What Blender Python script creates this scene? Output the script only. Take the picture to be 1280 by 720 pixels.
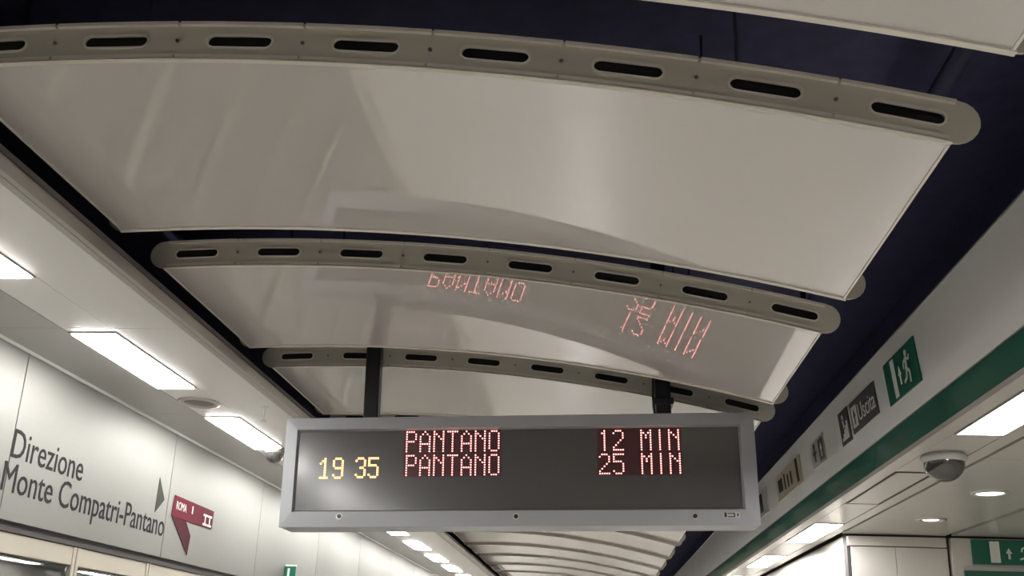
import bpy, bmesh, math, random
from mathutils import Vector, Matrix
random.seed(7)
for o in list(bpy.data.objects): bpy.data.objects.remove(o)
S = bpy.context.scene
COL = S.collection

# ------------------------------------------------------------------ camera
F, CX, CY, VPX, VPY, ROLL = 1200.0, 640.0, 450.0, 745.0, 828.0, 0.0075
CAMZ = 1.62
# world axes written in camera terms (right, forward, up), from the vanishing point of the platform
_Y = Vector(((VPX-CX)/F, 1, -(VPY-CY)/F)).normalized()
_Z = Vector((ROLL, 0, 1)); _Z = (_Z-_Y*_Z.dot(_Y)).normalized()
_X = _Y.cross(_Z)
right, fwd, up = [Vector((_X[i], _Y[i], _Z[i])) for i in range(3)]
cd = bpy.data.cameras.new('camera'); cam = bpy.data.objects.new('camera', cd); COL.objects.link(cam)
cam.matrix_world = Matrix(((right.x, up.x, -fwd.x, 0), (right.y, up.y, -fwd.y, 0), (right.z, up.z, -fwd.z, CAMZ), (0, 0, 0, 1)))
cd.sensor_width = 36; cd.lens = F/1280*36; cd.shift_y = (CY-360)/1280; cd.clip_start = 0.02
S.camera = cam
CAMP = Vector((0, 0, CAMZ))
def ray(x, y): return right*((x-CX)/F)+fwd-up*((y-CY)/F)
def onX(x, y, v): d = ray(x, y); return CAMP+d*(v/d.x)
def onY(x, y, v): d = ray(x, y); return CAMP+d*(v/d.y)
def onZ(x, y, v): d = ray(x, y); return CAMP+d*((v-CAMZ)/d.z)

# ------------------------------------------------------------------ world, exposure
w = bpy.data.worlds.new('world'); S.world = w; w.use_nodes = True
w.node_tree.nodes['Background'].inputs[0].default_value = (0.5, 0.5, 0.55, 1)
w.node_tree.nodes['Background'].inputs[1].default_value = 0.02
S.view_settings.view_transform = 'Standard'; S.view_settings.look = 'None'
S.view_settings.gamma = 1; S.view_settings.use_curve_mapping = False
S.view_settings.exposure = 0.50
LAMP = 34.0

# ------------------------------------------------------------------ materials
def mat(name, col, rough=0.5, metal=0.0, emit=None, estr=0, noise=0.0, nscale=6.0, stretch=(1, 1, 1), coat=0.0, coatr=0.05,
        rvar=0.0, bump=0.0, trans=0.0, spec=0.5, ior=1.5):
    m = bpy.data.materials.new(name); m.use_nodes = True
    nt = m.node_tree; b = nt.nodes['Principled BSDF']
    b.inputs['Base Color'].default_value = (*col, 1); b.inputs['Roughness'].default_value = rough
    b.inputs['Metallic'].default_value = metal; b.inputs['IOR'].default_value = ior
    b.inputs['Specular IOR Level'].default_value = spec
    b.inputs['Coat Weight'].default_value = coat; b.inputs['Coat Roughness'].default_value = coatr
    b.inputs['Transmission Weight'].default_value = trans
    if emit:
        b.inputs['Emission Color'].default_value = (*emit, 1); b.inputs['Emission Strength'].default_value = estr
    if noise or rvar or bump:
        tc = nt.nodes.new('ShaderNodeTexCoord'); mp = nt.nodes.new('ShaderNodeMapping')
        mp.inputs['Scale'].default_value = stretch
        nz = nt.nodes.new('ShaderNodeTexNoise'); nz.inputs['Scale'].default_value = nscale; nz.inputs['Detail'].default_value = 5
        nt.links.new(tc.outputs['Object'], mp.inputs['Vector']); nt.links.new(mp.outputs['Vector'], nz.inputs['Vector'])
        if noise:
            mr = nt.nodes.new('ShaderNodeMapRange')
            mr.inputs['To Min'].default_value = 1-noise; mr.inputs['To Max'].default_value = 1+noise
            nt.links.new(nz.outputs['Fac'], mr.inputs['Value'])
            mx = nt.nodes.new('ShaderNodeMix'); mx.data_type = 'RGBA'; mx.blend_type = 'MULTIPLY'
            mx.inputs['Factor'].default_value = 1
            mx.inputs[6].default_value = (*col, 1)
            nt.links.new(mr.outputs['Result'], mx.inputs[7]); nt.links.new(mx.outputs[2], b.inputs['Base Color'])
        if rvar:
            m2 = nt.nodes.new('ShaderNodeMapRange')
            m2.inputs['To Min'].default_value = max(0.0, rough-rvar); m2.inputs['To Max'].default_value = rough+rvar
            nt.links.new(nz.outputs['Fac'], m2.inputs['Value']); nt.links.new(m2.outputs['Result'], b.inputs['Roughness'])
        if bump:
            bp = nt.nodes.new('ShaderNodeBump'); bp.inputs['Strength'].default_value = bump; bp.inputs['Distance'].default_value = 0.002
            nt.links.new(nz.outputs['Fac'], bp.inputs['Height']); nt.links.new(bp.outputs['Normal'], b.inputs['Normal'])
    return m
M = dict(
    lacquer=mat('panel_lacquer', (0.545, 0.525, 0.50), 0.022, noise=0.02, nscale=1.2, ior=2.25),
    plate=mat('plate_paint', (0.60, 0.565, 0.49), 0.38, noise=0.05, nscale=4),
    rim=mat('plate_rim', (0.74, 0.70, 0.63), 0.35),
    screw=mat('screw_steel', (0.25, 0.23, 0.2), 0.4, 0.7),
    void=mat('void_navy', (0.066, 0.066, 0.150), 0.7, noise=0.35, nscale=14),
    rod=mat('rod_black', (0.05, 0.05, 0.10), 0.7),
    soffit=mat('soffit_metal', (0.84, 0.83, 0.81), 0.34, 0.25),
    soffitr=mat('soffit_enamel', (0.62, 0.60, 0.56), 0.22, 0.15, noise=0.03, nscale=3),
    trim=mat('trim_aluminium', (0.55, 0.53, 0.50), 0.35, 0.6),
    voidl=mat('void_brown', (0.12, 0.105, 0.11), 0.7),
    groove=mat('groove_dark', (0.035, 0.03, 0.03), 0.6),
    outer=mat('soffit_shaded', (0.50, 0.495, 0.48), 0.40, 0.6, noise=0.03, nscale=5, stretch=(1, 14, 1)),  # outer boards: shade beside the wall put into a darker metal colour
    steel=mat('brushed_steel', (0.235, 0.232, 0.220), 0.56, 0.7, noise=0.06, nscale=5, stretch=(1, 1, 14), rvar=0.05),
    fascia=mat('fascia_enamel', (0.93, 0.93, 0.90), 0.14, 0.0, noise=0.03, nscale=2, rvar=0.04),
    green=mat('green_enamel', (0.040, 0.145, 0.105), 0.09, noise=0.04, nscale=3),
    signgreen=mat('sign_green', (0.010, 0.135, 0.085), 0.35),
    white=mat('sign_white', (0.78, 0.80, 0.76), 0.4),
    dgrey=mat('sign_grey', (0.085, 0.088, 0.085), 0.4),
    ink=mat('lettering_ink', (0.022, 0.020, 0.022), 0.8, spec=0.1),
    arrow=mat('arrow_ink', (0.04, 0.043, 0.034), 0.8, spec=0.1),
    maroon=mat('sign_maroon', (0.095, 0.008, 0.019), 0.7, spec=0.1),
    maroond=mat('sign_maroon_dark', (0.050, 0.008, 0.014), 0.7, spec=0.1, noise=0.2, nscale=25),
    beige=mat('sign_beige', (0.50, 0.45, 0.33), 0.35),
    pale=mat('sign_pale', (0.44, 0.45, 0.43), 0.35),
    case=mat('sign_casing', (0.37, 0.38, 0.405), 0.42, 0.2, noise=0.03, nscale=8),
    screen=mat('sign_screen', (0.062, 0.059, 0.061), 0.35, noise=0.15, nscale=300, coat=1.0, coatr=0.16),
    ledoff=mat('led_field', (0.075, 0.020, 0.026), 0.35, noise=0.4, nscale=420),
    ledoffo=mat('led_field_amber', (0.060, 0.040, 0.020), 0.35, noise=0.4, nscale=420),
    ledr=mat('led_red', (0.3, 0.02, 0.02), 0.5, emit=(1.0, 0.34, 0.31), estr=3.0),
    ledo=mat('led_amber', (0.3, 0.15, 0.02), 0.5, emit=(1.0, 0.52, 0.19), estr=2.2),
    black=mat('black_plastic', (0.012, 0.012, 0.014), 0.3),
    pole=mat('pole_dark', (0.020, 0.021, 0.026), 0.35, 0.3),
    lamp=mat('lamp_diffuser', (0.9, 0.9, 0.88), 0.4, emit=(1.0, 0.98, 0.94), estr=LAMP),
    lampframe=mat('lamp_frame', (0.55, 0.54, 0.52), 0.35, 0.4),
    down=mat('downlight_lens', (0.9, 0.88, 0.84), 0.3, emit=(1, 0.93, 0.84), estr=6),
    chrome=mat('chrome', (0.75, 0.74, 0.72), 0.15, 1.0),
    dome=mat('camera_dome', (0.03, 0.028, 0.028), 0.06, ior=1.6, spec=0.8),
    grille=mat('speaker_grille', (0.22, 0.21, 0.20), 0.45, 0.4, noise=0.5, nscale=160),
    floor=mat('floor_granite', (0.50, 0.475, 0.44), 0.25, noise=0.06, nscale=60),
    glass=mat('door_glass', (0.85, 0.9, 0.87), 0.02, trans=1.0, ior=1.45),
    doorframe=mat('door_frame', (0.50, 0.47, 0.40), 0.3, 0.7),
    tunnel=mat('tunnel_concrete', (0.10, 0.095, 0.085), 0.8, noise=0.3, nscale=3),
    wallr=mat('wall_enamel', (0.62, 0.595, 0.555), 0.3, noise=0.02, nscale=2),
)

# ------------------------------------------------------------------ helpers
def tag(o, label=None, cat=None, group=None, kind=None):
    if label: o['label'] = label
    if cat: o['category'] = cat
    if group: o['group'] = group
    if kind: o['kind'] = kind
    return o
def link(name, me, m=None, parent=None, smooth=False):
    if m is not None and not me.materials: me.materials.append(m)
    if smooth:
        for p in me.polygons: p.use_smooth = True
    o = bpy.data.objects.new(name, me); COL.objects.link(o)
    if parent: o.parent = parent
    return o
def finish(name, bm, m, parent=None, smooth=False):
    bmesh.ops.recalc_face_normals(bm, faces=bm.faces)
    me = bpy.data.meshes.new(name); bm.to_mesh(me); bm.free()
    return link(name, me, m, parent, smooth)
def empty(name, loc=(0, 0, 0), parent=None):
    o = bpy.data.objects.new(name, None); COL.objects.link(o); o.location = loc; o.empty_display_size = 0.1
    if parent: o.parent = parent
    return o
def frame(name, org, ex, ey):
    """An Empty whose local x reads left to right, y goes up, z comes out of the surface."""
    o = bpy.data.objects.new(name, None); COL.objects.link(o); o.empty_display_size = 0.1
    ex = Vector(ex).normalized(); ey = Vector(ey).normalized(); ez = ex.cross(ey)
    o.matrix_world = Matrix(((ex.x, ey.x, ez.x, org[0]), (ex.y, ey.y, ez.y, org[1]), (ex.z, ey.z, ez.z, org[2]), (0, 0, 0, 1)))
    return o
def bbox_bm(bm, x0, x1, y0, y1, z0, z1):
    v = [bm.verts.new((x, y, z)) for x in (x0, x1) for y in (y0, y1) for z in (z0, z1)]
    for q in ((0, 1, 3, 2), (4, 6, 7, 5), (0, 4, 5, 1), (2, 3, 7, 6), (0, 2, 6, 4), (1, 5, 7, 3)): bm.faces.new([v[i] for i in q])
def box(name, x0, x1, y0, y1, z0, z1, m, parent=None, bev=0.0):
    bm = bmesh.new(); bbox_bm(bm, x0, x1, y0, y1, z0, z1)
    if bev: bmesh.ops.bevel(bm, geom=bm.edges[:], offset=bev, segments=2, profile=0.5, affect='EDGES')
    return finish(name, bm, m, parent)
def prism(name, pts, y0, y1, m, parent=None, bev=0.0):
    """(x,z) outline pulled along the platform."""
    bm = bmesh.new(); a = [bm.verts.new((x, y0, z)) for x, z in pts]; b = [bm.verts.new((x, y1, z)) for x, z in pts]
    n = len(pts); bm.faces.new(a); bm.faces.new(b)
    for i in range(n): bm.faces.new((a[i], a[(i+1) % n], b[(i+1) % n], b[i]))
    if bev: bmesh.ops.bevel(bm, geom=bm.edges[:], offset=bev, segments=2, profile=0.5, affect='EDGES')
    return finish(name, bm, m, parent)
def slab(bm, pts, z0, z1):
    a = [bm.verts.new((x, y, z0)) for x, y in pts]; b = [bm.verts.new((x, y, z1)) for x, y in pts]
    n = len(pts); bm.faces.new(a); bm.faces.new(b)
    for i in range(n): bm.faces.new((a[i], a[(i+1) % n], b[(i+1) % n], b[i]))
def flat(name, polys, z0, z1, m, parent, bev=0.0):
    bm = bmesh.new()
    if polys and isinstance(polys[0][0], (int, float)): polys = [polys]
    for p in polys: slab(bm, p, z0, z1)
    if bev: bmesh.ops.bevel(bm, geom=bm.edges[:], offset=bev, segments=2, profile=0.5, affect='EDGES')
    return finish(name, bm, m, parent)
def rect(x0, x1, y0, y1): return [(x0, y0), (x1, y0), (x1, y1), (x0, y1)]
def disc(cx, cy, r, n=16): return [(cx+r*math.cos(6.28318*i/n), cy+r*math.sin(6.28318*i/n)) for i in range(n)]
def bar(p, q, wd):
    d = (Vector(q)-Vector(p)).normalized(); n = Vector((-d.y, d.x))*wd/2
    return [tuple(Vector(p)+n), tuple(Vector(p)-n), tuple(Vector(q)-n), tuple(Vector(q)+n)]
def cyl(name, r, z0, z1, m, parent, loc=(0, 0, 0), n=24, r2=None, axis='Z', smooth=True):
    bm = bmesh.new(); r2 = r if r2 is None else r2
    a = [bm.verts.new((r*math.cos(6.28318*i/n), r*math.sin(6.28318*i/n), z0)) for i in range(n)]
    b = [bm.verts.new((r2*math.cos(6.28318*i/n), r2*math.sin(6.28318*i/n), z1)) for i in range(n)]
    bm.faces.new(a); bm.faces.new(b)
    for i in range(n):
        f_ = bm.faces.new((a[i], a[(i+1) % n], b[(i+1) % n], b[i])); f_.smooth = smooth
    o = finish(name, bm, m, parent); o.location = loc
    if axis == 'Y': o.rotation_euler = (math.pi/2, 0, 0)
    if axis == 'X': o.rotation_euler = (0, math.pi/2, 0)
    return o
def lathe(name, prof, m, parent, loc=(0, 0, 0), n=32):
    bm = bmesh.new(); rings = []
    for r, z in prof:
        rings.append([bm.verts.new((r*math.cos(6.28318*i/n), r*math.sin(6.28318*i/n), z)) for i in range(n)] if r > 1e-6 else [bm.verts.new((0, 0, z))])
    for a, b in zip(rings, rings[1:]):
        for i in range(n):
            j = (i+1) % n
            if len(a) == 1: bm.faces.new((a[0], b[j], b[i]))
            elif len(b) == 1: bm.faces.new((a[i], a[j], b[0]))
            else: bm.faces.new((a[i], a[j], b[j], b[i]))
    o = finish(name, bm, m, parent, True); o.location = loc
    return o
def text_mesh(name, body, x0, x1, y0, cap, z, m, parent, ref='H', rot90=False):
    """Lettering fitted between x0 and x1, capital height cap, baseline y0; built-in font."""
    def mk(s):
        c = bpy.data.curves.new('t', 'FONT'); c.body = s; c.extrude = 0.0; c.resolution_u = 3
        o = bpy.data.objects.new('t', c); COL.objects.link(o)
        dg = bpy.context.evaluated_depsgraph_get(); me = bpy.data.meshes.new_from_object(o.evaluated_get(dg))
        bpy.data.objects.remove(o); bpy.data.curves.remove(c); return me
    h = mk(ref); H = max(v.co.y for v in h.vertices); bpy.data.meshes.remove(h)
    me = mk(body); me.name = name
    xs = [v.co.x for v in me.vertices]; a, b = min(xs), max(xs)
    for v in me.vertices:
        v.co = (x0+(v.co.x-a)/(b-a)*(x1-x0), y0+v.co.y/H*cap, z)
    bm = bmesh.new(); bm.from_mesh(me)
    r = bmesh.ops.extrude_face_region(bm, geom=bm.faces[:])
    for v in [g for g in r['geom'] if isinstance(g, bmesh.types.BMVert)]: v.co.z += 0.0012
    me.materials.clear()
    bm.to_mesh(me); bm.free()
    return link(name, me, m, parent)
def copy_tree(o, parent=None):
    c = o.copy(); COL.objects.link(c); c.parent = parent
    for ch in list(o.children): copy_tree(ch, c)
    return c

ORD = ['first', 'second', 'third', 'fourth', 'fifth', 'sixth', 'seventh', 'eighth', 'ninth', 'tenth', 'eleventh', 'twelfth', 'thirteenth', 'fourteenth', 'fifteenth', 'sixteenth', 'seventeenth']
# ------------------------------------------------------------------ main dimensions (metres)
Y0, Y1 = -5.0, 24.0
WL = -2.40                         # face of the screen-door header on the track side
HEAD_B, ZS = 2.08, 2.795           # header bottom, left soffit
SOF_E = -1.54                      # inner edge of left soffit
FT, FB, GB = (1.185, 2.917), (1.22, 2.587), (1.23, 2.463)   # right fascia: top, foot, foot of the green band
ZR = 2.463                         # right soffit
BACK = 6.37                        # wall across the side passage
VOID = 3.55

# ------------------------------------------------------------------ structure: floor, ceiling void, walls
fl = tag(box('floor', WL-0.05, 4.3, Y0, Y1, -0.12, 0, M['floor']), kind='structure')
tag(box('ceiling', -2.6, 1.75, Y0, Y1, VOID, VOID+0.1, M['void']), 'dark navy slab above the hung ceiling panels', kind='structure')
tag(box('wall_near', -4.7, 4.3, Y0-0.1, Y0, 0, VOID, M['wallr']), kind='structure')
tag(box('wall_far', -4.7, 4.3, Y1, Y1+0.1, 0, VOID, M['wallr']), kind='structure')
tag(box('wall_tunnel', -4.8, -4.7, Y0, Y1, -1, VOID, M['tunnel']), kind='structure')
tag(box('ceiling_tunnel', -4.7, -2.62, Y0, Y1, 3.2, 3.3, M['tunnel']), kind='structure')
tag(box('floor_tunnel', -4.7, WL-0.06, Y0, Y1, -1.1, -1.0, M['tunnel']), kind='structure')
tag(box('wall_void_left', -2.6, -2.5, Y0, Y1, ZS+0.06, VOID, M['voidl']), kind='structure')
tag(box('wall_void_right', 1.62, 1.70, Y0, Y1, ZR+0.06, VOID, M['void']), kind='structure')
tag(box('wall_right', 4.2, 4.3, Y0, BACK, 0, ZR+0.05, M['wallr']), kind='structure')

# left wall: steel header panels above the platform screen doors
wl = tag(box('wall_left', WL-0.10, WL-0.035, Y0, Y1, HEAD_B+0.01, ZS+0.06, M['groove']), 'brushed steel header above the platform doors', kind='structure')
PP = 1.512
y = 3.690-6*PP+0.0
hp = None
while y < Y1:
    a, b = max(y, Y0)+0.003, min(y+PP, Y1)-0.003
    if b-a > 0.3: box('header_panel', WL-0.034, WL, a, b, HEAD_B+0.012, ZS-0.004, M['steel'], wl, 0.002)
    y += PP
box('edge_strip', WL+0.0005, WL+0.012, Y0, Y1, ZS-0.010, ZS+0.012, M['white'], wl)
box('header_shadow_gap', WL-0.03, WL-0.012, Y0, Y1, HEAD_B-0.028, HEAD_B+0.010, M['groove'], wl)
# platform screen doors below the header
n = 0
y = 4.357-11*0.757
while y < Y1-0.8:
    n += 1
    d = tag(empty('door_%d' % n, (WL-0.03, y, 0)), 'steel framed glass platform door leaf', kind='structure')
    L = 0.757
    box('door_rail', -0.03, 0.012, 0.03, L-0.03, 1.965, HEAD_B-0.03, M['doorframe'], d, 0.003)
    box('door_rail', -0.03, 0.012, 0.03, L-0.03, 0.0, 0.12, M['doorframe'], d, 0.003)
    wpost = 0.03 if n % 2 else 0.016
    box('door_stile', -0.03, 0.016, 0.004, 0.029, 0.0, HEAD_B-0.03, M['doorframe'], d, 0.003)
    box('door_stile', -0.03, 0.016, L-0.029, L-0.004, 0.0, HEAD_B-0.03, M['doorframe'], d, 0.003)
    box('glass_pane', -0.014, -0.006, 0.03, L-0.03, 0.121, 1.964, M['glass'], d)
    y += L

# lettering on the header
HD = frame('t', (WL+0.0005, 0, 0), (0, 1, 0), (0, 0, 1)); HD.name = 'platform_direction_lettering'
tag(HD, 'dark grey lettering reading Direzione Monte Compatri-Pantano on steel header', 'lettering')
text_mesh('lettering', 'Direzione', 3.692, 4.262, 2.345, 0.118, 0.0, M['ink'], HD, 'D')
text_mesh('lettering', 'Monte Compatri-Pantano', 3.665, 5.195, 2.205, 0.118, 0.0, M['ink'], HD, 'M')
flat('arrow_mark', [(5.053, 2.318), (5.150, 2.402), (5.058, 2.510)], 0, 0.002, M['arrow'], HD)
# maroon folded-ribbon emblem
RB = frame('metro_emblem', (WL+0.0005, 5.56, 2.38), (0, 1, 0), (0, 0, 1))
tag(RB, 'maroon ribbon emblem with white lettering beside the direction arrow on steel header', 'emblem')
def rl(x, y):
    p = onX(x, y, WL); return (p.y-5.56, p.z-2.38)
T_L, T_R, B_R, INN, KN, TIP, LF = [rl(*p) for p in ((218.7, 618.7), (266.9, 639.4), (263.7, 661.9), (231.9, 651.2), (237.5, 670), (233, 693.7), (213.7, 643.7))]
flat('ribbon_band', [LF, INN, B_R, T_R, T_L], 0, 0.004, M['maroon'], RB)
flat('ribbon_tail', [LF, TIP, KN, INN], 0, 0.003, M['maroond'], RB)
text_mesh('lettering', 'ROMA', T_L[0]+0.03, T_L[0]+0.17, -0.005, 0.045, 0.0042, M['pale'], RB)
flat('mark', [rect(-0.02+T_L[0]+0.27, T_L[0]+0.265, 0.0, 0.045)], 0.0042, 0.005, M['pale'], RB)
mx = B_R[0]-0.15
flat('mark', [bar((mx, 0.020), (mx+0.06, 0.020), 0.012), bar((mx+0.03, 0.02), (mx+0.03, -0.035), 0.012), bar((mx, -0.035), (mx+0.06, -0.035), 0.012),
              bar((mx+0.07, 0.02), (mx+0.13, 0.02), 0.012), bar((mx+0.10, 0.02), (mx+0.10, -0.035), 0.012), bar((mx+0.07, -0.035), (mx+0.13, -0.035), 0.012)], 0.0042, 0.005, M['white'], RB)

# left soffit: boards either side of the lamp strip
LX0, LX1 = -2.088, -1.890
cl = tag(box('ceiling_left', WL-0.10, SOF_E-0.012, Y0, Y1, ZS+0.045, ZS+0.060, M['voidl']), 'pale metal soffit along the platform doors', kind='structure')
LP, LLEN, L0 = 1.372, 0.80, 3.430
k0, k1 = -6, 14
for k in range(k0, k1+1):
    a, b = L0+k*LP-0.05, L0+(k+1)*LP-0.05
    a, b = max(a, Y0), min(b, Y1)
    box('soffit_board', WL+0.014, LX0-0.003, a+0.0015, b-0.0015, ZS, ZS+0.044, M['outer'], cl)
    box('soffit_board', LX1+0.003, SOF_E-0.065, a+0.0015, b-0.0015, ZS, ZS+0.044, M['soffit'], cl)
    e = L0+k*LP+LLEN
    if b-e > 0.05: box('lamp_strip_board', LX0, LX1, e+0.004, b-0.0015, ZS+0.001, ZS+0.044, M['soffit'], cl)
    box('lamp_strip_board', LX0, LX1, a+0.0015, L0+k*LP-0.004, ZS+0.001, ZS+0.044, M['soffit'], cl)
# edge profile of the left soffit
t1 = tag(prism('trim_1', [(SOF_E-0.058, ZS-0.004), (SOF_E-0.034, ZS-0.004), (SOF_E-0.032, ZS+0.012), (SOF_E-0.022, ZS+0.012), (SOF_E-0.020, ZS-0.012),
                          (SOF_E, ZS-0.012), (SOF_E, ZS+0.004), (SOF_E-0.019, ZS+0.004), (SOF_E-0.019, ZS+0.044), (SOF_E-0.058, ZS+0.044)], Y0, Y1, M['trim']), 'aluminium edge profile of the door side soffit', kind='structure')

# lamps in the left soffit
def lamp(loc, wx, ly, label, group, drop):
    t = tag(empty('ceiling_lamp', loc), label, 'lamp', group)
    fr = 0.008
    bm = bmesh.new()
    for r in ((-wx/2, wx/2, 0, fr), (-wx/2, wx/2, ly-fr, ly), (-wx/2, -wx/2+fr, fr, ly-fr), (wx/2-fr, wx/2, fr, ly-fr)):
        bbox_bm(bm, r[0], r[1], r[2], r[3], -0.004, 0.03)
    finish('lamp_frame', bm, M['lampframe'], t)
    box('diffuser', -wx/2+fr, wx/2-fr, fr, ly-fr, -drop, 0.02, M['lamp'], t, 0.002)
    box('lamp_housing', -wx/2, wx/2, 0, ly, 0.031, 0.044, M['lampframe'], t)
    return t
gl = 'lamps in the soffit above the platform doors'
for k in range(-5, 15):
    yy = L0+k*LP
    lab = {-1: 'rectangular white lamp in left soffit, next before the direction lettering', 0: 'rectangular white lamp in the soffit above the Direzione lettering',
           1: 'rectangular white lamp between round speaker and dark camera dome in soffit'}.get(k, 'rectangular white lamp in door side soffit, %s beyond the dark camera dome' % ORD[k-2] if k > 1 else 'rectangular white lamp in door side soffit, %s before the direction lettering' % ORD[-1-k])
    lamp(((LX0+LX1)/2, yy, ZS), LX1-LX0-0.002, LLEN, lab, gl, 0.0085)

# round speakers between lamps
def speaker(loc, label, r=0.105):
    t = tag(empty('ceiling_speaker', loc), label, 'speaker')
    lathe('speaker_ring', [(r*0.72, -0.001), (r*0.80, -0.010), (r*0.97, -0.007), (r, 0.0005), (r*0.72, 0.0005)], M['trim'], t)
    lathe('speaker_grille', [(0, -0.006), (r*0.4, -0.0055), (r*0.70, -0.001), (r*0.70, 0.0005)], M['grille'], t)
sp = onZ(248, 503, ZS)
speaker((sp.x+0.005, sp.y, ZS), 'round grey speaker set in soffit between two rectangular lamps')

# dark camera dome below the left soffit
def dome_cam(loc, r, label, stem):
    t = tag(empty('dome_camera', loc), label, 'camera')
    lathe('dome_mount', [(0, 0.0), (r*1.06, 0.0), (r*1.12, -stem*0.5), (r*1.02, -stem), (r*0.99, -stem-0.004), (0, -stem-0.004)], M['screw'] if stem > 0.03 else M['pale'], t)
    lathe('dome_glass', [(r*math.cos(a), -stem-0.0045-r*math.sin(a)*0.98) for a in [i*math.pi/2/10 for i in range(10)]]+[(0, -stem-0.0045-r*0.98)], M['dome'], t)
    return t
p = onZ(346, 556, ZS)
dc = onZ(343, 570, ZS-0.05); dome_cam((dc.x, dc.y, ZS), 0.055, 'small dark camera dome under the soffit beside the display casing', 0.035)

# pendant sprinkler
def sprinkler(loc, label, ln=0.07):
    t = tag(empty('sprinkler', loc), label, 'sprinkler')
    lathe('escutcheon', [(0, 0), (0.022, 0), (0.018, -0.008), (0.008, -0.012), (0, -0.012)], M['white'], t, n=16)
    lathe('stem', [(0.007, -0.012), (0.007, -ln*0.5), (0.004, -ln*0.6), (0.004, -ln), (0, -ln)], M['white'], t, n=12)
    lathe('deflector', [(0, -ln+0.002), (0.017, -ln), (0.017, -ln-0.003), (0, -ln-0.003)], M['white'], t, n=16)
q = onZ(331, 508, ZS); sprinkler((q.x, q.y, ZS), 'thin white pendant sprinkler under soffit near the edge profile', 0.075)

# small flag signs standing out from the header, far side of the display
def flag(pix, label, X0, X1):
    c = onX(pix[0], pix[1], X1)
    t = tag(frame('flag_sign', (X1, c.y, c.z), (1, 0, 0), (0, 0, 1)), label, 'sign')
    h = 0.16; wd = X1-X0
    flat('flag_plate', rect(-wd, 0, -h, 0), -0.02, 0, M['signgreen'], t, 0.002)
    flat('white_bar', rect(-wd*0.75, -wd*0.55, -h*0.9, -h*0.1), 0.0003, 0.0015, M['white'], t)
    flat('top_cap', rect(-wd, 0, 0.0005, 0.012), -0.022, 0.002, M['white'], t)
flag((370, 708), 'small green flag sign standing out from steel header beyond the display', WL+0.001, WL+0.085)

# ------------------------------------------------------------------ right fascia and green band
tr = tag(prism('trim_2', [(FT[0]+0.012, FT[1]-0.004), (FT[0]+0.06, FT[1]-0.004), (GB[0]+0.06, ZR+0.05), (GB[0]+0.014, ZR+0.05), (FB[0]+0.013, FB[1])], Y0, Y1, M['groove']),
         'grey enamel fascia with green band along the passage side', kind='structure')
ys = [Y0, -2.4, 0.02, 2.44, 4.86, 7.28, 9.70, 12.12, 14.54, 16.96, 19.38, 21.80, Y1]
for a, b in zip(ys, ys[1:]):
    prism('fascia_panel', [(FT[0], FT[1]), (FT[0]+0.011, FT[1]), (FB[0]+0.012, FB[1]+0.003), (FB[0], FB[1]+0.003)], a+0.001, b-0.001, M['fascia'], tr)
    prism('green_panel', [(FB[0]+0.001, FB[1]-0.003), (FB[0]+0.012, FB[1]-0.003), (GB[0]+0.012, GB[1]+0.017), (GB[0], GB[1]+0.017)], a+0.001, b-0.001, M['green'], tr)
prism('fascia_cap', [(FT[0]-0.003, FT[1]+0.001), (FT[0]+0.06, FT[1]+0.001), (FT[0]+0.06, FT[1]+0.008), (FT[0]-0.003, FT[1]+0.008)], Y0, Y1, M['trim'], tr)
prism('foot_rail', [(GB[0]-0.004, GB[1]-0.006), (GB[0]+0.030, GB[1]-0.006), (GB[0]+0.030, GB[1]+0.014), (GB[0]-0.004, GB[1]+0.014)], Y0, Y1, M['soffitr'], tr)
def fx(z): return FT[0]+(FT[1]-z)*(FB[0]-FT[0])/(FT[1]-FB[1])
_ey = Vector((FT[0]-FB[0], 0, FT[1]-FB[1])).normalized()
def fframe(name, yl, z):       # local origin: left foot corner of a plate on the fascia
    return frame(name, (fx(z)-0.0006, yl, z), (0, -1, 0), _ey)
def onF(px, py):               # pixel -> fascia (Y, Z)
    d = ray(px, py); z = 2.75
    for _ in range(8):
        pt = CAMP+d*(fx(z)/d.x); z = pt.z
    return pt.y, pt.z

# pictograms
def running_man(cx, cy, s):
    P = lambda a, b: (cx+a*s, cy+b*s)
    return [disc(*P(0.06, 0.42), 0.095*s, 12), bar(P(0.02, 0.33), P(-0.06, -0.02), 0.15*s), bar(P(0.03, 0.29), P(0.24, 0.20), 0.075*s), bar(P(0.24, 0.20), P(0.30, 0.32), 0.07*s),
            bar(P(0, 0.29), P(-0.22, 0.22), 0.075*s), bar(P(-0.22, 0.22), P(-0.26, 0.05), 0.07*s),
            bar(P(-0.04, 0.0), P(0.16, -0.12), 0.10*s), bar(P(0.16, -0.12), P(0.12, -0.42), 0.085*s), bar(P(-0.07, 0.0), P(-0.12, -0.22), 0.10*s), bar(P(-0.12, -0.22), P(-0.36, -0.30), 0.085*s)]
def up_arrow(cx, cy, s): return [[(cx-0.28*s, cy+0.0*s), (cx+0.28*s, cy+0.0*s), (cx, cy+0.5*s)], rect(cx-0.10*s, cx+0.10*s, cy-0.5*s, cy+0.001*s)]
def exit_face(t, W, H, z):
    flat('door_bar', rect(0.235*W, 0.345*W, 0.06*H, 0.94*H), z, z+0.0012, M['white'], t)
    flat('arrow_mark', up_arrow(0.47*W, 0.47*H, 0.42*H), z, z+0.0012, M['white'], t)
    for i, pg in enumerate([running_man(0.70*W, 0.48*H, 0.80*H)]): flat('running_figure', pg, z, z+0.0012, M['white'], t)
ya, za = onF(1110, 483); yL = (onF(1105, 457)[0]+onF(1115, 509)[0])/2; yR = (onF(1143, 419)[0]+onF(1153, 476)[0])/2
zb = (onF(1115, 509)[1]+onF(1153, 476)[1])/2; zt = (onF(1105, 457)[1]+onF(1143, 419)[1])/2
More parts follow.
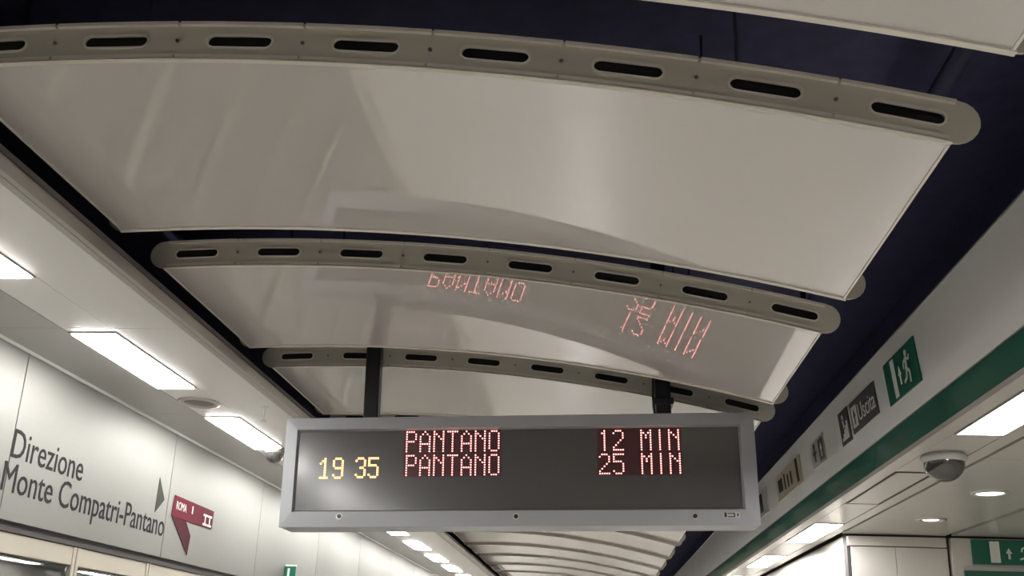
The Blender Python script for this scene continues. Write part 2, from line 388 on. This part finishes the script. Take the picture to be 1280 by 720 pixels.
ex = tag(fframe('exit_sign', yL, zb), 'green running figure exit plate on the grey fascia beside Uscita plate', 'sign')
flat('sign_plate', rect(0, yL-yR, 0, zt-zb), 0, 0.006, M['signgreen'], ex, 0.001)
exit_face(ex, yL-yR, zt-zb, 0.0061)
# Uscita plate
u1, ub = (onF(1061, 508)[0]+onF(1068, 547)[0])/2-0.02, (onF(1068, 547)[1]+onF(1099, 514)[1])/2
u2, ut = (onF(1093, 474)[0]+onF(1099, 514)[0])/2, (onF(1061, 508)[1]+onF(1093, 474)[1])/2
us = tag(fframe('exit_text_sign', u1, ub), 'dark grey plate reading Uscita with white arrow on the fascia', 'sign')
UW, UH = u1-u2, ut-ub
flat('sign_plate', rect(0, UW, 0, UH), 0, 0.005, M['dgrey'], us, 0.001)
flat('arrow_box', rect(0.05*UW, 0.26*UW, 0.16*UH, 0.84*UH), 0.0051, 0.0060, M['white'], us)
flat('arrow_mark', up_arrow(0.155*UW, 0.5*UH, 0.50*UH), 0.0061, 0.0070, M['dgrey'], us)
text_mesh('lettering', 'Uscita', 0.31*UW, 0.95*UW, 0.24*UH, 0.54*UH, 0.0052, M['white'], us, 'U')
def stairs(W, H):
    return [rect(0.15*W+i*0.14*W, 0.15*W+(i+1)*0.14*W, 0.12*H, 0.12*H+(i+1)*0.10*H) for i in range(5)]+[disc(0.42*W, 0.80*H, 0.07*H, 10), bar((0.42*W, 0.70*H), (0.46*W, 0.48*H), 0.10*W)]
e1 = tag(fframe('stairs_sign', u1+0.22, ub-0.012), 'small dark grey stairs pictogram plate left next to Uscita plate', 'sign')
flat('sign_plate', rect(0, 0.175, 0, UH+0.02), 0, 0.005, M['dgrey'], e1, 0.001)
flat('stairs_pictogram', stairs(0.175, UH+0.02), 0.0051, 0.0062, M['white'], e1)
# farther pale plates on the fascia
y3, z3 = onF(1021, 575)[0], ub
p3 = tag(fframe('pictogram_sign', 5.42, ub), 'pair of small pictograms in grey on the fascia past the stairs plate', 'sign')
flat('sign_plate', rect(0, 0.30, 0, UH), 0, 0.003, M['pale'], p3, 0.001)
flat('pictogram', [disc(0.075, UH*0.78, 0.02, 10), bar((0.075, UH*0.62), (0.075, UH*0.2), 0.035), bar((0.03, UH*0.55), (0.12, UH*0.55), 0.014)], 0.0031, 0.0041, M['dgrey'], p3)
flat('pictogram', [rect(0.17, 0.285, 0.10*UH, 0.90*UH)], 0.0031, 0.0037, M['dgrey'], p3)
flat('pictogram', up_arrow(0.228, 0.5*UH, 0.55*UH), 0.0038, 0.0047, M['white'], p3)
p4 = tag(fframe('beige_sign', 6.50, ub-0.01), 'wide beige plate with brown marks on the fascia', 'sign')
flat('sign_plate', rect(0, 0.78, 0, UH+0.02), 0, 0.005, M['beige'], p4, 0.001)
for q_ in (rect(0.06, 0.20, 0.05, 0.13), rect(0.26, 0.30, 0.04, 0.14), rect(0.36, 0.40, 0.04, 0.12), rect(0.46, 0.50, 0.04, 0.12), rect(0.64, 0.70, 0.02, 0.16)): flat('mark', q_, 0.0051, 0.006, M['arrow'], p4)
p5 = tag(fframe('pale_sign', 7.50, ub-0.01), 'pale grey plate with two dark uprights on the fascia beside display', 'sign')
flat('sign_plate', rect(0, 0.62, 0, UH+0.03), 0, 0.005, M['pale'], p5, 0.001)
for q_ in (rect(0.06, 0.22, 0.03, 0.15), rect(0.30, 0.42, 0.03, 0.16)): flat('mark', q_, 0.0051, 0.006, M['arrow'], p5)

# ------------------------------------------------------------------ right soffit
cr = tag(box('ceiling_right', GB[0]+0.03, 4.2, Y0, Y1, ZR+0.036, ZR+0.05, M['groove']), 'pale enamel ceiling over the side passage', kind='structure')
RX0, RX1 = 1.300, 1.480
G1, G2 = 1.560, 2.225
box('edge_board', GB[0]+0.031, RX0-0.003, Y0, Y1, ZR, ZR+0.035, M['soffitr'], cr)
box('edge_board', RX1+0.003, G1-0.010, Y0, Y1, ZR, ZR+0.035, M['soffitr'], cr)
lampsR = [(-4.6, -3.7), (-2.8, -1.9), (-1.0, -0.1), (0.80, 1.72), (2.62, 3.56), (5.93, 6.87), (7.75, 8.70), (9.6, 10.5), (11.4, 12.3), (13.2, 14.1), (15.0, 15.9), (16.8, 17.7), (18.6, 19.5), (20.4, 21.3), (22.2, 23.1)]  # out-of-view lamps before the dome are added to brighten the ceiling panels
cur = Y0
for a, b in lampsR+[(Y1, Y1)]:
    if a-cur > 0.02:
        segs = [(cur, a)]
        if cur > 3.5 and cur < 3.6: segs = [(cur, 4.29), (4.30, 5.18), (5.19, a)]
        for s0, s1 in segs: box('access_board' if abs(s0-4.30) < 0.001 else 'lamp_strip_board', RX0, RX1, s0+0.003, s1-0.003, ZR+0.001, ZR+0.035, M['soffitr'], cr)
    cur = b
gr = 'lamps in the soffit behind the green band'
for i, (a, b) in enumerate(lampsR):
    lab = {4: 'large rectangular lamp behind green band before the camera dome', 5: 'rectangular lamp behind green band just past the access panel'}.get(i, 'added rectangular lamp behind green band, %s before the pale camera dome' % ORD[4-i] if i < 4 else 'rectangular lamp behind green band, %s past the access panel' % ORD[i-5])
    lamp(((RX0+RX1)/2, a, ZR), RX1-RX0-0.002, b-a, lab, gr, 0.002)
yy = Y0
for a, b in ((Y0, -1.2), (-1.2, 1.4), (1.4, 4.0), (4.0, BACK)):
    box('ceiling_panel', G1+0.010, G2-0.020, a+0.0015, b-0.0015, ZR, ZR+0.035, M['soffitr'], cr)
    box('ceiling_panel', G2+0.020, 4.2, a+0.0015, b-0.0015, ZR, ZR+0.035, M['soffitr'], cr)
# access hatch frame standing proud
h = tag(empty('access_hatch', ((RX0+RX1)/2, 4.30, ZR)), 'cream access panel with dark outline in the soffit next to camera dome', 'hatch')
bm = bmesh.new()
for r in ((-0.086, 0.086, 0.0, 0.010), (-0.086, 0.086, 0.87, 0.88), (-0.086, -0.076, 0.010, 0.87), (0.076, 0.086, 0.010, 0.87)): bbox_bm(bm, *r, -0.0022, 0.0)
finish('hatch_outline', bm, M['groove'], h)
box('hatch_board', -0.074, 0.074, 0.012, 0.868, -0.0012, 0.0, M['soffitr'], h)
# camera dome and downlights
p = onZ(1178, 567, ZR)
dome_cam((1.385, 3.93, ZR), 0.078, 'dark camera dome with pale mount under the soffit behind green band', 0.028)
def downlight(loc, lit, label):
    t = tag(empty('downlight', loc), label, 'lamp')
    r = 0.086
    lathe('trim_ring', [(r*0.74, 0.0), (r*0.78, -0.009), (r*0.96, -0.006), (r, 0.0)], M['trim'], t)
    lathe('reflector', [(r*0.74, 0.0), (r*0.72, -0.003), (r*0.55, -0.002), (r*0.5, -0.0008)], M['chrome'], t)
    lathe('lens', [(0, -0.007 if lit else -0.003), (r*0.5, -0.006 if lit else -0.003), (r*0.72 if lit else r*0.4, -0.004 if lit else -0.001)], M['down'], t)
downlight((1.880, 4.770, ZR), True, 'round lit downlight in passage ceiling, nearer the camera dome')
downlight((1.897, 5.680, ZR), False, 'round downlight in passage ceiling just before the white panel wall')

# wall across the side passage, with its panels, and the wall along the platform beyond it
wb = tag(box('wall_back', 1.60, 4.2, BACK+0.03, BACK+0.12, 0, ZR+0.03, M['groove']), 'white panel wall closing the side passage', kind='structure')
xc = [1.62, 1.893, 2.225]
zt_ = onY(1118, 684, BACK).z
box('top_band', 1.60, G2-0.015, BACK, BACK+0.029, zt_+0.006, ZR-0.012, M['wallr'], wb, 0.002)
for a, b in zip(xc, xc[1:]): box('wall_panel', a+0.0015, b-0.0015-(0.012 if b > 2.2 else 0), BACK+0.004, BACK+0.029, 0, zt_, M['wallr'], wb, 0.002)
box('wall_panel', G2+0.006, 4.2, BACK-0.02, BACK+0.029, 0, ZR-0.014, M['wallr'], wb, 0.002)
tag(box('wall_passage', 1.60, 1.68, BACK+0.125, Y1, 0, ZR-0.001, M['wallr']), 'pale wall along the platform beyond the passage', kind='structure')
# exit sign over the passage wall
SY = BACK-0.035
A, B = onY(1212, 674, SY), onY(1216, 705, SY)
EH = A.z-B.z; EW = EH*2.55
es = tag(frame('exit_sign', (A.x+0.01, SY, B.z), (1, 0, 0), (0, 0, 1)), 'wide green exit sign with arrow on the white passage wall', 'sign')
flat('sign_plate', rect(0, EW, 0, EH), -0.014, 0, M['signgreen'], es, 0.001)
flat('door_bar', rect(0.27*EW, 0.42*EW, 0.07*EH, 0.93*EH), 0.0002, 0.0015, M['white'], es)
flat('arrow_mark', up_arrow(0.56*EW, 0.45*EH, 0.45*EH), 0.0002, 0.0015, M['white'], es)
flat('running_figure', running_man(0.84*EW, 0.48*EH, 0.85*EH), 0.0002, 0.0015, M['white'], es)
e2 = tag(frame('direction_board', (A.x-0.05, SY, B.z-0.03-0.26), (1, 0, 0), (0, 0, 1)), 'dark green board with pale top edge below the wide exit sign', 'sign')
flat('board_plate', rect(0, EW*1.25, 0, 0.25), -0.014, 0, M['green'], e2, 0.001)
flat('board_edge', rect(0, EW*1.25, 0.2505, 0.275), -0.014, 0.002, M['pale'], e2, 0.001)

# ------------------------------------------------------------------ arched ceiling modules
PA, PB, PC = -0.067, -0.158, 2.847      # underside height = PA x^2 + PB x + PC
def zc(x): return PA*x*x+PB*x+PC
XL, XR = -1.572, 0.740
HP = 0.105
# arc-length table along the underside
NS = 600
tab = [(0.0, -1.70)]
for i in range(1, NS+1):
    x0, x1 = -1.70+(i-1)*2.6/NS, -1.70+i*2.6/NS
    tab.append((tab[-1][0]+math.hypot(x1-x0, zc(x1)-zc(x0)), x1))
def s_of(x):
    for (s0, a), (s1, b) in zip(tab, tab[1:]):
        if b >= x: return s0+(x-a)/(b-a)*(s1-s0)
def st(s, t):
    lo, hi = 0, NS
    i = min(NS-1, max(0, int(s/tab[-1][0]*NS)))
    while i > 0 and tab[i][0] > s: i -= 1
    while i < NS-1 and tab[i+1][0] < s: i += 1
    (s0, a), (s1, b) = tab[i], tab[i+1]
    x = a+(s-s0)/(s1-s0)*(b-a); g = 2*PA*x+PB; nl = math.hypot(1, g)
    return (x-g/nl*t, zc(x)+t/nl)
SL, SR = s_of(XL), s_of(XR)
NSLOT = 8
sc0, sc1 = s_of(-1.452), s_of(0.645)
SC = [sc0+(sc1-sc0)*i/7 for i in range(8)]
PITCH = SC[1]-SC[0]
SLW, SLH = 0.154, 0.030
def stadium(s, t, hw, r, n=7):
    pts = []
    for i in range(n+1): a = -math.pi/2+math.pi*i/n; pts.append((s+hw-r+r*math.cos(a), t+r*math.sin(a)))
    for i in range(n+1): a = math.pi/2+math.pi*i/n; pts.append((s-hw+r+r*math.cos(a), t+r*math.sin(a)))
    return pts
def plate_mesh(slots, th, m, name):
    bm = bmesh.new(); edges = []
    def loop(pts):
        vs = [bm.verts.new((st(s, t)[0], 0, st(s, t)[1])) for s, t in pts]
        for i in range(len(vs)): edges.append(bm.edges.new((vs[i], vs[(i+1) % len(vs)])))
    out = []; r = HP/2; n = 10
    s = SL
    for i in range(41): out.append((SL+(SR-SL)*i/40, 0.0))
    for i in range(1, n): a = -math.pi/2+math.pi*i/n; out.append((SR+r*math.cos(a)*1.0, r+r*math.sin(a)))
    for i in range(41): out.append((SR+(SL-SR)*i/40, HP))
    for i in range(1, n): a = math.pi/2+math.pi*i/n; out.append((SL+r*math.cos(a), r+r*math.sin(a)))
    loop(out)
    if slots:
        for c in SC: loop(stadium(c, HP*0.50, SLW/2, SLH/2))
    bmesh.ops.triangle_fill(bm, use_beauty=True, use_dissolve=False, edges=edges)
    r_ = bmesh.ops.extrude_face_region(bm, geom=bm.faces[:])
    for v in [g for g in r_['geom'] if isinstance(g, bmesh.types.BMVert)]: v.co.y += th
    bmesh.ops.recalc_face_normals(bm, faces=bm.faces)
    me = bpy.data.meshes.new(name); bm.to_mesh(me); bm.free(); me.materials.append(m); return me
def band_mesh(sa, sb, ta, tb, ya, yb, n, m, name):
    bm = bmesh.new(); rows = []
    for i in range(n+1):
        s = sa+(sb-sa)*i/n; a = st(s, ta); b = st(s, tb)
        rows.append([bm.verts.new((a[0], ya, a[1])), bm.verts.new((a[0], yb, a[1])), bm.verts.new((b[0], yb, b[1])), bm.verts.new((b[0], ya, b[1]))])
    for p, q in zip(rows, rows[1:]):
        for j in range(4): bm.faces.new((p[j], p[(j+1) % 4], q[(j+1) % 4], q[j]))
    bm.faces.new(rows[0]); bm.faces.new(rows[-1])
    bmesh.ops.recalc_face_normals(bm, faces=bm.faces)
    me = bpy.data.meshes.new(name); bm.to_mesh(me); bm.free(); me.materials.append(m); return me
def rim_mesh(c):
    bm = bmesh.new(); o = stadium(c, HP*0.5, SLW/2+0.005, SLH/2+0.005); i_ = stadium(c, HP*0.5, SLW/2, SLH/2); n = len(o)
    V = lambda p, y: bm.verts.new((st(*p)[0], y, st(*p)[1]))
    of, inf, ob, ib = [V(p, -0.0035) for p in o], [V(p, -0.0035) for p in i_], [V(p, -0.0002) for p in o], [V(p, 0.001) for p in i_]
    for k in range(n):
        j = (k+1) % n
        bm.faces.new((of[k], of[j], inf[j], inf[k])); bm.faces.new((ob[k], ob[j], of[j], of[k])); bm.faces.new((inf[k], inf[j], ib[j], ib[k]))
    bmesh.ops.recalc_face_normals(bm, faces=bm.faces)
    me = bpy.data.meshes.new('slot_rim'); bm.to_mesh(me); bm.free(); me.materials.append(M['rim']); return me
PLEN = 0.918
mod = empty('arched_ceiling_module', (0, 0, 0))
link('slotted_plate', plate_mesh(True, 0.004, M['plate'], 'slotted_plate'), None, mod)
pm = band_mesh(SL, SR, 0.0, 0.005, 0.005, PLEN-0.004, 60, M['lacquer'], 'curved_panel')
for p_ in pm.polygons: p_.use_smooth = abs(p_.normal.y) < 0.5 and abs(p_.normal.z) > 0.7
pm.set_sharp_from_angle(angle=0.6) if hasattr(pm, 'set_sharp_from_angle') else None
link('curved_panel', pm, None, mod)
rp = link('rear_plate', plate_mesh(False, 0.004, M['plate'], 'rear_plate'), None, mod); rp.location.y = PLEN-0.003
link('rear_lip', band_mesh(SL-0.004, SR+0.004, -0.005, -0.0002, PLEN-0.014, PLEN+0.001, 50, M['rim'], 'rear_lip'), None, mod)
for s in (SL, SR-0.006):
    link('side_lip', band_mesh(s, s+0.006, -0.004, -0.0002, 0.006, PLEN-0.0145, 1, M['rim'], 'side_lip'), None, mod)
bounds = [SL+0.012]+[(SC[i]+SC[i+1])/2 for i in range(7)]+[SR-0.004]
for a, b in zip(bounds, bounds[1:]):
    link('rim_strip', band_mesh(a+0.003, b-0.003, 0.003, 0.012, -0.009, -0.0003, 8, M['rim'], 'rim_strip'), None, mod)
    link('rim_strip', band_mesh(a+0.003, b-0.003, HP-0.012, HP-0.003, -0.009, -0.0003, 8, M['rim'], 'rim_strip'), None, mod)
link('lower_flange', band_mesh(SL, SR, -0.004, -0.0003, -0.012, 0.003, 50, M['plate'], 'lower_flange'), None, mod)
link('slot_dark_backing', band_mesh(SL+0.02, SR-0.02, 0.008, HP-0.012, 0.012, 0.05, 40, M['black'], 'slot_dark_backing'), None, mod)  # black band added behind the slots to stand in for the dark void
for c in SC: link('slot_rim', rim_mesh(c), None, mod)
far_proto_children = list(mod.children)
for b in bounds[1:-1]:
    for t in (0.5,):
        x, z = st(b, HP*t); cyl('screw', 0.0045, 0.0005, 0.004, M['screw'], mod, (x, 0, z), 8, axis='Y')
for x in (-1.15, 0.32):
    for yv in (0.12, PLEN-0.12):
        cyl('hanger_rod', 0.004, 0, VOID-zc(x)-0.0055, M['rod'], mod, (x, yv, zc(x)+0.0055), 8)
PER, F0 = 1.2315, 1.870
ga = 'arched ceiling modules with slotted plates'
labs = {-1: 'arched off-white ceiling panel third out from the departure display',
        0: 'arched glossy ceiling panel with slotted plate, second out from the departure display',
        1: 'arched glossy ceiling panel with slotted plate directly before the display poles',
        2: 'arched ceiling panel with slotted plate directly behind the display poles'}
nk = 18
for k in range(-4, nk):
    o = mod if k == -4 else copy_tree(mod)
    o.location.y = F0+k*PER
    tag(o, labs.get(k, 'arched slotted ceiling panel, %s beyond the departure display' % ORD[k-2] if k > 2 else 'arched slotted ceiling panel, %s out from the departure display' % ORD[1-k]), 'ceiling panel', ga)

# dark conduits in the void
for (x, z, r) in ((1.02, 3.30, 0.03), (-1.78, 3.25, 0.035)):
    cyl('cable_conduit', r, 0, Y1-Y0-0.02, M['rod'], None, (x, Y1-0.01, z), 14, axis='Y')
for i, o in enumerate([o for o in bpy.data.objects if o.name.startswith('cable_conduit')]):
    tag(o, ['dark conduit in the ceiling void above the passage side fascia', 'dark conduit in the ceiling void above the door side soffit'][i], 'pipe')
    for yv in [Y0+0.8+j*2.2 for j in range(13)]:
        b = box('conduit_hanger', -0.012, 0.012, yv-0.01, yv+0.01, o.location.z+0.03, VOID, M['rod'])
        b.location.x = o.location.x
        b.parent = o; b.matrix_parent_inverse = (Matrix.Translation(o.location) @ Matrix.Rotation(math.pi/2, 4, 'X')).inverted()

# ------------------------------------------------------------------ departure display
SY = 4.15
SX, SZ, SW, SH, SD = -0.360, 2.415, 2.088, 0.492, 0.185
TILT = 0.027
ct, sn = math.cos(TILT), math.sin(TILT)
sg = frame('departure_display', (SX, SY, SZ), (ct, 0, sn), (-sn, 0, ct))
tag(sg, 'grey departure display hung on two dark poles, red LED text Pantano', 'display')
def sl(px, py, dy=0.0):
    p = onY(px, py, SY+dy)-Vector((SX, SY, SZ)); return (p.x*ct+p.z*sn, -p.x*sn+p.z*ct)
x0, x1, y0, y1 = -SW/2, SW/2, -SH/2, SH/2
ia, ib_, ic, id_ = sl(377, 541, 0.02), sl(923, 533, 0.02), sl(367, 637, 0.02), sl(928, 637, 0.02)
ix0, ix1 = (ia[0]+ic[0])/2, (ib_[0]+id_[0])/2
iy1, iy0 = (ia[1]+ib_[1])/2, (ic[1]+id_[1])/2
flat('casing', rect(x0, x1, y0, y1), -SD, -0.026, M['case'], sg, 0.004)
# bezel: frame with mitred inner slope
bm = bmesh.new()
oo = [(x0, y0), (x1, y0), (x1, y1), (x0, y1)]; ii = [(ix0-0.008, iy0-0.008), (ix1+0.008, iy0-0.008), (ix1+0.008, iy1+0.008), (ix0-0.008, iy1+0.008)]
dd = [(ix0, iy0), (ix1, iy0), (ix1, iy1), (ix0, iy1)]
vo = [bm.verts.new((*p, -0.004)) for p in oo]; vi = [bm.verts.new((*p, 0)) for p in ii]; vd = [bm.verts.new((*p, -0.022)) for p in dd]
vb = [bm.verts.new((*p, -0.0255)) for p in oo]; ve = [bm.verts.new((*p, -0.0255)) for p in dd]
for k in range(4):
    j = (k+1) % 4
    for A_, B_ in ((vo, vi), (vi, vd), (vd, ve), (ve, vb), (vb, vo)): bm.faces.new((A_[k], A_[j], B_[j], B_[k]))
finish('bezel', bm, M['case'], sg)
flat('screen', rect(ix0+0.0005, ix1-0.0005, iy0+0.0005, iy1-0.0005), -0.0255, -0.018, M['screen'], sg)
# LED dot matrix
FONT = {
 'P': ['.###.'.replace('.###.', '####.'), '#...#', '#...#', '#...#', '####.', '#....', '#....', '#....', '#....'],
 'A': ['..#..', '.#.#.', '#...#', '#...#', '#...#', '#####', '#...#', '#...#', '#...#'],
 'N': ['#...#', '##..#', '#.#.#', '#..##', '#...#', '#...#', '#...#', '#...#', '#...#'],
 'T': ['#####', '..#..', '..#..', '..#..', '..#..', '..#..', '..#..', '..#..', '..#..'],
 'O': ['.###.', '#...#', '#...#', '#...#', '#...#', '#...#', '#...#', '#...#', '.###.'],
 'M': ['#...#', '##.##', '#.#.#', '#.#.#', '#...#', '#...#', '#...#', '#...#', '#...#'],
 'I': ['..#..']*9,
 '1': ['..#..', '.##..', '..#..', '..#..', '..#..', '..#..', '..#..', '..#..', '..#..'],
 '2': ['.###.', '#...#', '....#', '....#', '...#.', '..#..', '.#...', '#....', '#####'],
 '3': ['.###.', '#...#', '....#', '....#', '..##.', '....#', '....#', '#...#', '.###.'],
 '5': ['#####', '#....', '#....', '####.', '....#', '....#', '....#', '#...#', '.###.'],
 '9': ['.###.', '#...#', '#...#', '#...#', '.####', '....#', '....#', '#...#', '.###.'],
 'i': ['..#..', '.##..', '#.#..', '..#..', '..#..', '..#..', '..#..', '..#..', '####.'],
 ' ': ['.....']*9}
def led(text, pl, pr, ptop, pbot, m, r, name, cols, bold=False):
    """pl/pr: photo x of first and last column, ptop/pbot: photo y of first and last row (at the text's middle)."""
    mid = (ptop+pbot)/2
    a = sl(pl, mid, 0.018)[0]; b = sl(pr, mid, 0.018)[0]
    t = (sl(pl, ptop, 0.018)[1]+sl(pr, ptop, 0.018)[1])/2; u = (sl(pl, pbot, 0.018)[1]+sl(pr, pbot, 0.018)[1])/2
    dx = (b-a)/(cols-1); dy = (t-u)/8
    bm = bmesh.new()
    for ci, ch in enumerate(text):
        for ri, row in enumerate(FONT[ch]):
            for k, v in enumerate(row):
                if v == '#':
                    cx, cy = a+(ci*6+k)*dx, t-ri*dy
                    slab(bm, disc(cx, cy, r, 8), -0.0177, -0.0165)
    o = finish(name, bm, m, sg); o['kind'] = 'stuff'
    return a, b, t, u
def txt(c): return c
PXL, PXR = 508.6, 623.4
q1 = led('PANTANO', PXL, PXR, 539.5, 563.8, M['ledr'], 0.0035, 'led_text', 41)
q2 = led('PANTANO', PXL-0.5, PXR-0.2, 569.2, 593.6, M['ledr'], 0.0035, 'led_text', 41)
q3 = led('12 MIN', 749.8, 848.0, 538.2, 562.0, M['ledr'], 0.0035, 'led_text', 35)
q4 = led('25 MIN', 749.8, 850.0, 567.6, 591.6, M['ledr'], 0.0035, 'led_text', 35)
q5 = led('i9', 400.8, 428.0, 573.5, 597.2, M['ledo'], 0.0052, 'led_text', 11)
q6 = led('35', 445.3, 472.0, 573.0, 596.4, M['ledo'], 0.0052, 'led_text', 11)
for (qa, qb) in ((q1, q2), (q3, q4)):
    flat('led_field', rect(qa[0]-0.012, qa[1]+0.012, qb[3]-0.008, qa[2]+0.010), -0.0179, -0.01775, M['ledoff'], sg)
# locks and maker's plate on the lower bezel
for px, py in ((424, 645.5), (645, 645.5), (869, 645)):
    a, b = sl(px, py)
    lk = flat('lock', disc(a, b, 0.014, 16), -0.003, 0.0015, M['trim'], sg); flat('keyhole', disc(a, b, 0.0095, 14), 0.0016, 0.003, M['black'], lk)
a, b = sl(915, 643.5)
pn = flat('name_plate', rect(a-0.034, a+0.034, b-0.012, b+0.012), -0.003, 0.0010, M['trim'], sg)
flat('mark', [rect(a-0.032, a-0.022, b-0.010, b+0.010), rect(a-0.018, a+0.012, b+0.004, b+0.008), rect(a-0.018, a+0.012, b-0.010, b-0.006), rect(a+0.008, a+0.013, b-0.010, b+0.008), rect(a+0.022, a+0.028, b-0.006, b+0.006)], 0.0011, 0.0018, M['black'], pn)
# two hanging poles
for px, py, hasclamp in ((469.5, 480, 0), (831, 495, 1)):
    pt = onY(px, py, SY+0.09); dx_ = (pt.x-SX)*ct
    ztop = (VOID-SZ)/ct-dx_*sn/ct-0.003
    po = flat('pole', rect(dx_-0.034, dx_+0.034, -0.034, 0.034), 0, 1, M['pole'], sg)
    # rebuild as an upright square tube in the display's frame
    bm = bmesh.new(); bbox_bm(bm, dx_-0.034, dx_+0.034, y1+0.0005, ztop, -SD/2-0.034, -SD/2+0.034)
    bmesh.ops.bevel(bm, geom=bm.edges[:], offset=0.008, segments=3, profile=0.5, affect='EDGES')
    bm.to_mesh(po.data); bm.free()
    flat('pole_foot', rect(dx_-0.055, dx_+0.055, y1+0.0005, y1+0.006), -SD/2-0.05, -SD/2+0.05, M['pole'], sg)
    if hasclamp:
        flat('pole_clamp', rect(dx_-0.046, dx_+0.046, y1+0.055, y1+0.085), -SD/2-0.046, -SD/2+0.046, M['pole'], sg, 0.004)
        flat('cable', [bar((dx_-0.040, y1+0.004), (dx_-0.046, y1+0.09), 0.010), bar((dx_-0.046, y1+0.085), (dx_-0.040, y1+0.22), 0.010)], -SD/2+0.03, -SD/2+0.042, M['pole'], sg)

bpy.context.view_layer.update()
